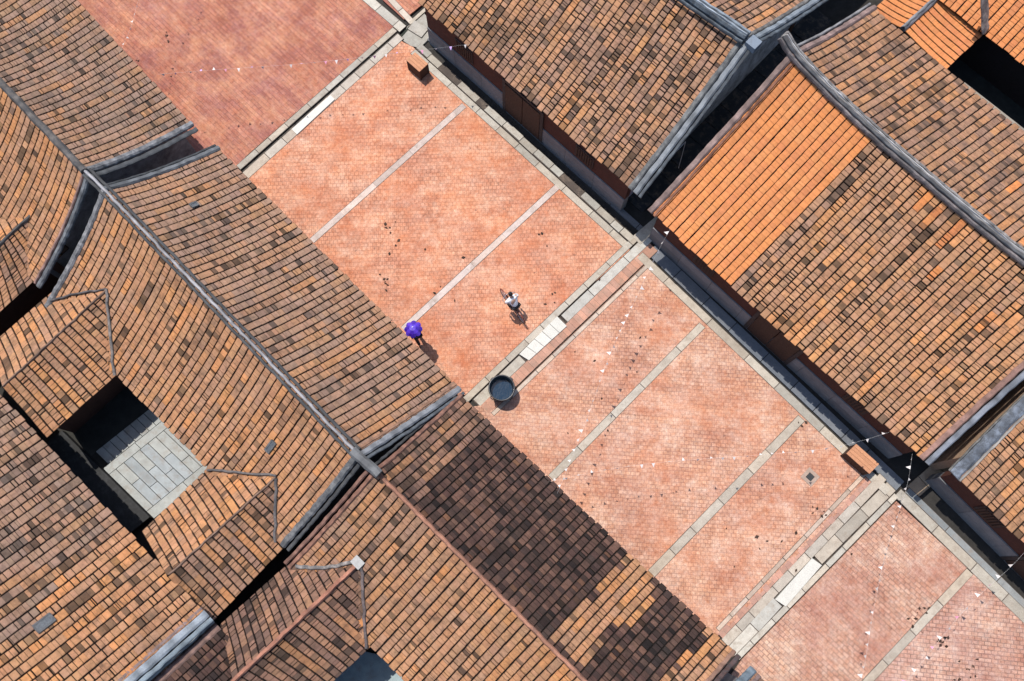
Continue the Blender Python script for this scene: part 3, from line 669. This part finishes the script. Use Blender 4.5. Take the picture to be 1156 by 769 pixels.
stones('alley_path', (1030, 556), (1160, 440), 16, -.02, (.34, .25, .17), seed=27, ln=(.5, .9)); stones('alley_path', (715, 230), (930, 15), 30, -.05, (.03, .033, .037), seed=28)  # second path tinted near-black in place of alley shade
# white slabs bridging the channels: things of their own
def whiteslab(pts, label, pieces=1):
    q = [P(x, y, .05) for x, y in pts]; mb = MB()
    for k in range(pieces):
        a0, a1 = k/pieces+.004, (k+1)/pieces-.004; f = random.uniform(.95, 1.03)
        poly = [q[0].lerp(q[1], a0), q[0].lerp(q[1], a1), q[3].lerp(q[2], a1), q[3].lerp(q[2], a0)]
        mb.prism(poly, -.11, .05+random.uniform(-.003, .003), (.5*f, .475*f, .42*f))
    o = mb.build('stone_slab', M['slab']); tag(o, label, 'slab', 'white slabs bridging the channels')
whiteslab([(329, 146), (373, 107), (378, 112), (335, 152)], 'white stone slab over the upper channel next to the darker red paving')
whiteslab([(586, 400), (629, 357), (640, 368), (597, 407)], 'white stone slab of several pieces in the middle channel near the cyclist', 5)
whiteslab([(875, 677), (917, 630), (928, 638), (887, 685)], 'white stone slab over the lower channel farthest from the cyclist', 1)

# ------------------------------------------------------------------ street objects
def at(px, py): return P(px, py, 0)
# black vat
c = at(566.5, 442); H_ = .78
t = thing('water_vat', 'big round black vat of dark water standing beside the middle channel', 'vat', c)
mb = MB(); mb.lathe(c, [(.0, .0), (.34, .0), (.4, .08), (.46, .4), (.49, .66), (.52, .7), (.53, .75), (.515, .78), (.48, .78), (.465, .74), (.45, .6), (.42, .3), (.0, .28)], 48); mb.build('vat_body', M['vat'], t, True)
for k in range(4):
    a_ = math.pi*(.25+.5*k); d_ = Vector((math.cos(a_), math.sin(a_), 0)); s_ = Vector((-d_.y, d_.x, 0)); mb = MB()
    mb.tube([c+d_*.5+s_*-.09+Vector((0, 0, .6)), c+d_*.555+s_*-.05+Vector((0, 0, .62)), c+d_*.565+Vector((0, 0, .625)), c+d_*.555+s_*.05+Vector((0, 0, .62)), c+d_*.5+s_*.09+Vector((0, 0, .6))], .02, 8); mb.build('handle', M['vat'], t, True)
mb = MB(); mb.lathe(c, [(.0, .36), (.424, .36)], 48); mb.build('water_surface', M['water'], t)
# wooden boxes
def wbox(label, ctr, du, dv, wu, wv, h, gaps):
    t = thing('wooden_box', label, 'wooden box', ctr, 'wooden boxes on the paving')
    z = Vector((0, 0, 1)); n = 4
    tm = MB()
    for k in range(n): tm.obox(ctr+dv*(wv*(-1+(2*k+1)/n))+z*(h-.02+.002*(k % 2)), du*wu, dv*(wv/n-.004), z*.02, (.46, .22, .12) if k % 2 else (.42, .2, .11))
    tm.build('top_board', M['woodorange'], t)
    for sgn in (-1, 1):
        sm = MB(); sm.obox(ctr+dv*(sgn*(wv-.03))+z*(h/2), du*(wu-.055), dv*.015, z*(h/2-.045)); sm.build('side_panel', M['wooddark'], t)
        sm = MB(); sm.obox(ctr+du*(sgn*(wu-.03))+z*(h/2), du*.015, dv*(wv-.055), z*(h/2-.045)); sm.build('side_panel', M['wooddark'], t)
        for s2 in (-1, 1):
            lm = MB(); lm.obox(ctr+du*(sgn*(wu-.035))+dv*(s2*(wv-.035))+z*(h/2-.021), du*.033, dv*.033, z*(h/2-.021)); lm.build('leg', M['wooddark'], t)
    return t
wbox('wooden box with an orange top standing under the eave by the first channel', P(471, 70, .75)*1.0+Vector((0, 0, -.75)), Ud, Vd, .40, .27, .75, 0)
wbox('wooden box with an orange top beside the lower right channel and dark walkway', P(974, 518, .72)+Vector((0, 0, -.72)), (P(992, 523)-P(967, 501)).normalized(), (P(967, 501)-P(956, 512)).normalized(), .56, .28, .72, 0)
# drain grate
c = at(914.5, 538.5); t = thing('drain_grate', 'small square black drain grate set in the pink paving', 'drain grate', c)
d1 = Vector((1, 1, 0)).normalized(); d2 = Vector((-1, 1, 0)).normalized()
mb = MB()
for sgn in (-1, 1): mb.obox(c+d1*(sgn*.2)+Vector((0, 0, .008)), d1*.07, d2*.27, Vector((0, 0, .012)), (.33, .24, .19)); mb.obox(c+d2*(sgn*.2)+Vector((0, 0, .008)), d1*.128, d2*.07, Vector((0, 0, .012)), (.33, .24, .19))
mb.build('stone_collar', M['stone'], t)
mb = MB(); mb.obox(c+Vector((0, 0, .004)), d1*.126, d2*.126, Vector((0, 0, .006)))
for k in (-1, 0, 1): mb.obox(c+d1*(k*.08)+Vector((0, 0, .014)), d1*.018, d2*.124, Vector((0, 0, .004)))
mb.build('grate', M['iron'], t)

# dead leaves and crumbs lying in small drifts
rnd = random.Random(11); mb = MB()
for cx_, cy_, rx, ry, k in ((190, 45, 3, 9, 6), (156, 69, 2, 2, 2), (437, 258, 4, 8, 4), (447, 268, 8, 20, 5), (432, 318, 7, 12, 7), (474, 401, 2, 2, 3), (620, 337, 8, 8, 4), (1064, 725, 7, 6, 8), (1090, 755, 14, 14, 12), (1041, 690, 12, 4, 5), (1030, 703, 8, 5, 3), (925, 577, 9, 6, 6), (963, 627, 2, 2, 2), (600, 262, 20, 20, 3), (540, 60, 4, 4, 2), (905, 478, 6, 6, 4), (676, 318, 4, 4, 2), (505, 300, 30, 40, 5), (690, 430, 50, 60, 8), (850, 600, 50, 50, 8)):
    for _ in range(k):
        p = P(cx_+rnd.uniform(-rx, rx), cy_+rnd.uniform(-ry, ry), .012); a_ = rnd.uniform(0, 6.3); e1_ = Vector((math.cos(a_), math.sin(a_), rnd.uniform(-.1, .1))); e2_ = Vector((-math.sin(a_), math.cos(a_), rnd.uniform(-.2, .2))); l = rnd.uniform(.035, .1); w_ = l*rnd.uniform(.35, .8)
        up_ = Vector((0, 0, .012)); mb.add([p-e1_*l, p+e2_*w_+up_, p+e1_*l, p-e2_*w_+up_, p+Vector((0, 0, .03))], [(0, 1, 4), (1, 2, 4), (2, 3, 4), (3, 0, 4), (3, 2, 1, 0)], hue((.05, .028, .02), .4, rnd))
mb.build('fallen_leaves', M['dirt'], kind='stuff')
# bunting strung across the street
def bunting(pts, label, step=.37, size=.13, cols=('flagwhite',), z=None):
    q = [P(x, y, zz) for x, y, zz in pts]
    t = thing('bunting', label, 'bunting', q[0], 'pennant strings across the street')
    path = []
    for i in range(len(q)-1):
        p0, p1, p2, p3 = q[max(i-1, 0)], q[i], q[i+1], q[min(i+2, len(q)-1)]
        for k in range(10):
            s_ = k/10; path.append(.5*((2*p1)+(p2-p0)*s_+(2*p0-5*p1+4*p2-p3)*s_*s_+(3*p1-p0-3*p2+p3)*s_**3))
    path.append(q[-1])
    mb = MB(); mb.tube(path, .0018, 5); mb.build('cord', M['cord'], t)
    acc = 0; nxt = .2; k = 0
    for i in range(len(path)-1):
        L = (path[i+1]-path[i]).length
        while acc+L > nxt:
            p = path[i].lerp(path[i+1], (nxt-acc)/L); d = (path[i+1]-path[i]).normalized(); n = Vector((-d.y, d.x, 0)).normalized()
            sw = random.uniform(-1.2, 1.2); dn = (Vector((0, 0, -1))*math.cos(sw)+n*math.sin(sw)); wv = n*math.cos(sw)+Vector((0, 0, math.sin(sw)))
            s2 = size*random.uniform(.65, 1.05)
            A, B, C_ = p-d*s2*.6, p+d*s2*.6, p+dn*s2*1.5+wv*random.uniform(-.04, .04)
            th = wv*.002
            fm = MB(); fm.add([A+th, B+th, C_+th, A-th, B-th, C_-th], [(0, 1, 2), (5, 4, 3), (0, 3, 4, 1), (1, 4, 5, 2), (2, 5, 3, 0)])
            fm.build('pennant', M[cols[k % len(cols)]], t); k += 1; nxt += step*random.uniform(.8, 1.25)
        acc += L
    return t
bunting([(178, 84, 3.0), (255, 78, 2.75), (340, 72, 2.65), (440, 61, 2.75), (530, 50, 3.0)], 'pennant string crossing the dark red paving at the upper left', .5, .1, ('flagwhite', 'flagpink', 'flagwhite', 'flagviolet'))
bunting([(134, 62, 3.0), (148, 30, 2.7), (160, -8, 2.7), (200, -90, 3)], 'short pennant string near the top left eave', .42, .09)
bunting([(757, 258, 3.0), (738, 293, 2.8), (712, 350, 2.6), (688, 402, 2.6), (660, 480, 2.7), (628, 560, 3.0)], 'white pennant string over the pink paving right of the black vat', .36, .12)
bunting([(1030, 512, 3.0), (1023, 552, 2.8), (1000, 625, 2.6), (986, 690, 2.6), (974, 760, 2.7), (950, 850, 3)], 'white pennant string over the small bricks past the lower channel', .37, .11)
bunting([(1004, 488, 3.0), (975, 497, 2.85), (940, 505, 2.7), (880, 512, 2.6), (720, 525, 2.6), (600, 548, 3.0)], 'pennant string reaching the blackened roof from the eave by the orange topped box', .5, .1)
bunting([(1158, 622, 3.0), (1139, 642, 2.9), (1110, 668, 2.7), (1075, 705, 2.6), (1000, 800, 2.7)], 'pink and white pennant string at the lower right corner', .5, .12, ('flagpink', 'flagwhite', 'flagwhite'))
# cable hanging on the alley gable
mb = MB(); c0, c1, c2 = P(733, 205, 2.6), P(774, 160, 3.0), P(766, 190, 1.2)
mb.tube([c0, c0.lerp(c1, .5)+Vector((0, 0, .1)), c1, c2], .014, 6); tag(mb.build('cable', M['cord']), 'pale cable drooping along the grey gable wall of the alley', 'cable')

# ------------------------------------------------------------------ people
def skinned(name, verts, edges, radii, mat, parent, sub=2):
    me = bpy.data.meshes.new(name); me.from_pydata([tuple(v) for v in verts], edges, []); me.update()
    tmp = bpy.data.objects.new('tmp', me); COL.objects.link(tmp)
    md = tmp.modifiers.new('s', 'SKIN'); md.use_smooth_shade = True
    for i, r in enumerate(radii):
        r = r if isinstance(r, tuple) else (r, r); me.skin_vertices[0].data[i].radius = r
    me.skin_vertices[0].data[0].use_root = True
    ss = tmp.modifiers.new('d', 'SUBSURF'); ss.levels = sub; ss.render_levels = sub
    bpy.context.view_layer.update(); dg = bpy.context.evaluated_depsgraph_get()
    m2 = bpy.data.meshes.new_from_object(tmp.evaluated_get(dg)); m2.name = name
    bpy.data.objects.remove(tmp); m2.materials.clear(); m2.materials.append(mat)
    m2.polygons.foreach_set('use_smooth', [True]*len(m2.polygons))
    o = bpy.data.objects.new(name, m2); COL.objects.link(o)
    if parent: o.parent = parent; o.matrix_parent_inverse = INV.get(parent.name, Matrix())
    INV[o.name] = Matrix()
    return o
def figure(root, fr, J, shirtmat, hairlen=.0):
    """J: joints in a local frame (x right, y forward, z up); fr maps to world"""
    V = []; E = []; R = []; idx = {}
    def add(n, p, r, to=None):
        idx[n] = len(V); V.append(fr(Vector(p))); R.append(r)
        if to: E.append((idx[to], idx[n]))
    add('pelvis', J['pelvis'], (.14, .11)); add('waist', J['waist'], (.13, .1), 'pelvis'); add('chest', J['chest'], (.155, .11), 'waist'); add('neckb', J['neckb'], (.075, .07), 'chest'); add('neck', J['neck'], .052, 'neckb')
    h = Vector(J['head']); up = (h-Vector(J['neck'])).normalized()
    add('jaw', h-up*.06+Vector((0, .02, 0)), (.068, .075), 'neck'); add('skull', h+up*.03, (.078, .092), 'jaw'); add('crown', h+up*.085, (.06, .07), 'skull')
    for s_, sg in (('r', 1), ('l', -1)):
        add('sh'+s_, J['sh'+s_], .065, 'chest'); add('el'+s_, J['el'+s_], .043, 'sh'+s_); add('wr'+s_, J['wr'+s_], .028, 'el'+s_); 
        w = Vector(J['wr'+s_]); d = (w-Vector(J['el'+s_])).normalized(); add('pa'+s_, w+d*.07, (.04, .02), 'wr'+s_)
        side = d.cross(Vector((0, 0, 1))); side = side.normalized() if side.length > .1 else Vector((1, 0, 0))
        for k, (o, l) in enumerate(((-.033, .065), (-.011, .078), (.011, .072), (.033, .055))):
            b0 = w+d*.09+side*o; add('f%d'%k+s_, b0+d*l*.5+Vector((0, 0, -.012)), .0095, 'pa'+s_); add('g%d'%k+s_, b0+d*l*.75+Vector((0, 0, -.04)), .008, 'f%d'%k+s_)
        add('t'+s_, w+d*.05-side*sg*.05+Vector((0, 0, -.015)), .011, 'pa'+s_)
        add('hp'+s_, J['hp'+s_], .09, 'pelvis'); add('kn'+s_, J['kn'+s_], .058, 'hp'+s_); add('an'+s_, J['an'+s_], .038, 'kn'+s_); a = Vector(J['an'+s_]); add('to'+s_, a+Vector((0, .15, -.05)), (.04, .03), 'an'+s_)
    skinned('body', V, E, R, M['skin'], root)
    # clothes
    def cl(name, names, links, rad, mat):
        ii = {n: k for k, n in enumerate(names)}
        skinned(name, [fr(Vector(J[n]) if n in J else n) for n in names], [(ii[a], ii[b_]) for a, b_ in links], rad, mat, root)
    J['mr'] = Vector(J['shr']).lerp(Vector(J['elr']), .8); J['ml'] = Vector(J['shl']).lerp(Vector(J['ell']), .8)
    cl('shirt', ['pelvis', 'waist', 'chest', 'neckb', 'shr', 'shl', 'mr', 'ml'], [('pelvis', 'waist'), ('waist', 'chest'), ('chest', 'neckb'), ('chest', 'shr'), ('chest', 'shl'), ('shr', 'mr'), ('shl', 'ml')],
       [(.165, .13), (.155, .125), (.18, .135), (.09, .085), .085, .085, .068, .068], shirtmat)
    J['cr'] = Vector(J['knr']).lerp(Vector(J['anr']), .85); J['cll'] = Vector(J['knl']).lerp(Vector(J['anl']), .85)
    cl('trousers', ['pelvis', 'hpr', 'knr', 'cr', 'hpl', 'knl', 'cll'], [('pelvis', 'hpr'), ('hpr', 'knr'), ('knr', 'cr'), ('pelvis', 'hpl'), ('hpl', 'knl'), ('knl', 'cll')], [(.155, .13), .108, .078, .062, .108, .078, .062], M['trousers'])
    for s_ in ('r', 'l'):
        a = Vector(J['an'+s_]); skinned('shoe', [fr(a+Vector((0, -.04, -.045))), fr(a+Vector((0, .07, -.055))), fr(a+Vector((0, .17, -.06)))], [(0, 1), (1, 2)], [(.045, .04), (.048, .036), (.04, .028)], M['shoe'], root)
    hv = [h-up*.02+Vector((0, -.05, 0)), h+up*.05+Vector((0, -.035, 0)), h+up*.1+Vector((0, .0, 0)), h+up*.07+Vector((0, .05, 0))]; hr = [.085, .1, .085, .055]
    he = [(0, 1), (1, 2), (2, 3)]
    if hairlen: hv.append(h-up*hairlen+Vector((0, -.085, 0))); hr.append(.06); he.append((0, 4))
    skinned('hair', [fr(x) for x in hv], he, hr, M['hair'], root)
    fm = MB()
    fwd = Vector((0, 1, 0))
    for sg in (-1, 1): p = h+Vector((sg*.033, .078, .005)); fm.tube([fr(p), fr(p+fwd*.012)], .012, 8)
    fm.build('eye', M['hair'], root)
    fm = MB(); fm.tube([fr(h+Vector((0, .085, .0))), fr(h+Vector((0, .112, -.03))), fr(h+Vector((0, .09, -.036)))], [.009, .016, .012], 8); fm.build('nose', M['skin'], root)
    for sg in (-1, 1): fm = MB(); p = h+Vector((sg*.082, -.005, -.01)); fm.tube([fr(p+Vector((0, 0, .03))), fr(p+Vector((sg*.012, -.01, 0))), fr(p+Vector((0, 0, -.03)))], [.01, .014, .008], 8); fm.build('ear', M['skin'], root)

# bicycle heading up the street, to the upper left
bc = at(578.5, 348.5); fw = (at(565, 330)-at(591, 365)).normalized(); rt = Vector((fw.y, -fw.x, 0)); UPZ = Vector((0, 0, 1))
def bf(p): return bc+rt*p[0]+fw*p[1]+UPZ*p[2]
t = thing('bicycle', 'brown bicycle ridden up the orange paving near the white slab', 'bicycle', bc)
def circ(cy, r, n=36): return [bf((0, cy+r*math.cos(2*math.pi*k/n), .34+r*math.sin(2*math.pi*k/n))) for k in range(n)]
for cy in (.53, -.53):
    w = MB(); w.tube(circ(cy, .30), .012, 6, closed=True); wo = w.build('wheel', M['chrome'], t)
    w = MB(); w.tube(circ(cy, .325), .022, 8, closed=True); w.build('tyre', M['rubber'], wo)
    w = MB()
    for k in range(18): a_ = 2*math.pi*k/18; w.tube([bf((0, cy, .34)), bf((0, cy+.29*math.cos(a_), .34+.29*math.sin(a_)))], .003, 4)
    w.tube([bf((-.05, cy, .34)), bf((.05, cy, .34))], .025, 8); w.build('spokes', M['chrome'], wo)
    g = MB(); pts = [bf((0, cy+.365*math.cos(a_), .34+.365*math.sin(a_))) for a_ in [math.radians(x) for x in range(20, 171, 15)]]; sweep(g, pts, .06, .006, 0, side=rt); g.build('mudguard', M['bikeframe'], t)
f = MB()
for a_, b2 in (((0, .42, .78), (0, .0, .3)), ((0, .4, .84), (0, -.17, .74)), ((0, .0, .3), (0, -.2, .86)), ((0, .0, .3), (0, -.53, .34)), ((0, -.18, .78), (0, -.53, .34)), ((0, .36, .96), (0, .44, .72))): f.tube([bf(a_), bf(b2)], .018, 8)
f.build('frame', M['bikeframe'], t)
f = MB()
for sg in (-1, 1): f.tube([bf((sg*.02, .44, .72)), bf((sg*.05, .47, .6)), bf((sg*.05, .53, .34))], .013, 6)
f.build('fork', M['bikeframe'], t)
f = MB(); f.tube([bf((-.3, .2, 1.0)), bf((-.26, .3, 1.02)), bf((-.1, .37, 1.0)), bf((.1, .37, 1.0)), bf((.26, .3, 1.02)), bf((.3, .2, 1.0))], .013, 8); f.tube([bf((0, .36, .95)), bf((0, .37, 1.0))], .015, 8); f.build('handlebar', M['chrome'], t)
f = MB(); f.tube([bf((0, -.33, .9)), bf((0, -.26, .91)), bf((0, -.1, .9)), bf((0, -.03, .89))], [.05, .085, .04, .022], 12); f.build('saddle', M['rubber'], t)
f = MB()
for sx in (-.05, .05): f.tube([bf((sx, -.2, .66)), bf((sx, -.75, .66))], .008, 6); f.tube([bf((sx, -.7, .66)), bf((sx, -.53, .34))], .007, 6)
for y in (-.3, -.45, -.6, -.74): f.tube([bf((-.06, y, .665)), bf((.06, y, .665))], .007, 6)
f.build('rear_rack', M['iron'], t)
f = MB(); f.tube([bf((.04, 0, .3)), bf((.06, .1, .16)), bf((.16, .1, .16))], .012, 6); f.tube([bf((-.04, 0, .3)), bf((-.06, -.1, .44)), bf((-.16, -.1, .44))], .012, 6); f.build('pedals', M['iron'], t)
r = thing('person', 'person in white shirt riding the brown bicycle', 'person', bc)
J = dict(pelvis=(0, -.19, .99), waist=(0, -.13, 1.13), chest=(0, -.02, 1.33), neckb=(0, .06, 1.46), neck=(0, .09, 1.52), head=(0, .14, 1.63), shr=(.2, .02, 1.4), shl=(-.2, .02, 1.4), elr=(.29, .08, 1.17), ell=(-.29, .08, 1.17),
         wrr=(.28, .13, 1.045), wrl=(-.28, .13, 1.045), hpr=(.1, -.17, .95), hpl=(-.1, -.17, .95), knr=(.13, .2, .62), knl=(-.13, .22, .8), anr=(.12, .04, .25), anl=(-.12, -.12, .53))
figure(r, bf, J, M['shirt'])
# person under the violet umbrella
pc = at(473.5, 384.5); pf = (Ud*-.9+Vd*.2).normalized(); pr = Vector((pf.y, -pf.x, 0))
def ff(p): return pc+pr*p[0]+pf*p[1]+UPZ*p[2]
r = thing('person', 'person in dark clothes walking under the violet umbrella', 'person', pc)
J = dict(pelvis=(0, 0, .92), waist=(0, .0, 1.06), chest=(0, .01, 1.24), neckb=(0, .0, 1.36), neck=(0, .01, 1.42), head=(0, .03, 1.53), shr=(.18, 0, 1.31), shl=(-.18, 0, 1.31), elr=(.22, .05, 1.06), ell=(-.23, -.06, 1.05),
         wrr=(.14, .25, 1.1), wrl=(-.24, .08, .84), hpr=(.09, 0, .88), hpl=(-.09, 0, .88), knr=(.1, .1, .48), knl=(-.1, -.02, .47), anr=(.1, .16, .08), anl=(-.1, -.24, .1))
figure(r, ff, J, M['blouse'], .1)
uc = P(466.5, 371.5, 1.86); hd = ff((.13, .33, 1.08))
t = thing('umbrella', 'open violet blue umbrella held at the edge of the tan roof', 'umbrella', Vector((uc.x, uc.y, 0)))
ax = (uc-hd).normalized(); ax = (ax*.55+Vector((-.12, .5, 1))*.6).normalized(); ux = ax.orthogonal().normalized(); uy = ax.cross(ux)
mb = MB(); n = 8; ring = []; vs = [uc+ax*.2]; R_ = .36
for k, (rr, zz) in enumerate(((.35, .17), (.7, .09), (1, -.03))):
    for j in range(n*4):
        a_ = 2*math.pi*j/(n*4); m_ = abs(math.cos(n/2*a_)); q_ = 1-(.15 if k == 2 else .06*k)*(1-m_); dz = -.0+.025*(1-m_)*(k/2)
        vs.append(uc+(ux*math.cos(a_)+uy*math.sin(a_))*R_*rr*q_+ax*(zz-.012*(1-m_)*0+dz*0))
nn = n*4; fs = [(0, 1+j, 1+(j+1) % nn) for j in range(nn)]
for k in range(2):
    for j in range(nn): l = (j+1) % nn; fs.append((1+k*nn+j, 1+(k+1)*nn+j, 1+(k+1)*nn+l, 1+k*nn+l))
cols = []
mb.add(vs, fs, (.06, .02, .35))
uo = mb.build('canopy', M['umbrella'], t)
md = uo.modifiers.new('th', 'SOLIDIFY'); md.thickness = .004
at_ = uo.data.attributes['tint']
for i in range(len(vs)):
    j = (i-1) % nn if i else 0; pan = int(((j+2) % nn)/4)
    at_.data[i].color = (*((.04, .012, .27) if pan % 2 else (.075, .028, .4)), 1)
for k in range(n):
    a_ = 2*math.pi*k/n; d_ = ux*math.cos(a_)+uy*math.sin(a_); rb = MB(); rb.tube([uc+ax*.185, uc+d_*R_*.35+ax*.155, uc+d_*R_*.7+ax*.075, uc+d_*R_*.99-ax*.045], .004, 5); rb.build('rib', M['chrome'], t)
rb = MB(); rb.tube([uc+ax*.25, uc+ax*.1, hd], .007, 6); rb.build('shaft', M['chrome'], t)
rb = MB(); dn = (hd-uc).normalized(); rb.tube([hd-dn*.06, hd+dn*.06, hd+dn*.09+pf*.03], .014, 8); rb.build('handle', M['rubber'], t)

# ------------------------------------------------------------------ light
EL = math.radians(66); sd = Vector((.60, -.80, 0)).normalized()            # the way shadows fall
sun_dir = Vector((-sd.x*math.cos(EL), -sd.y*math.cos(EL), math.sin(EL)))
sl = bpy.data.lights.new('sun', 'SUN'); sl.energy = 3.85; sl.angle = math.radians(.5); sl.color = (1, .955, .89)
so_ = bpy.data.objects.new('sun', sl); COL.objects.link(so_); so_.rotation_euler = sun_dir.to_track_quat('Z', 'Y').to_euler(); so_.location = sun_dir*60
w = bpy.data.worlds.new('World'); scene.world = w; w.use_nodes = True; nt = w.node_tree
sky = nt.nodes.new('ShaderNodeTexSky'); sky.sky_type = 'NISHITA'; sky.sun_disc = False; sky.sun_elevation = EL; sky.sun_rotation = math.atan2(sun_dir.x, sun_dir.y)
nt.links.new(sky.outputs['Color'], nt.nodes['Background'].inputs['Color']); nt.nodes['Background'].inputs['Strength'].default_value = .145
vs_ = scene.view_settings; vs_.view_transform = 'Standard'; vs_.look = 'None'; vs_.exposure = .6; vs_.gamma = 1; vs_.use_curve_mapping = False
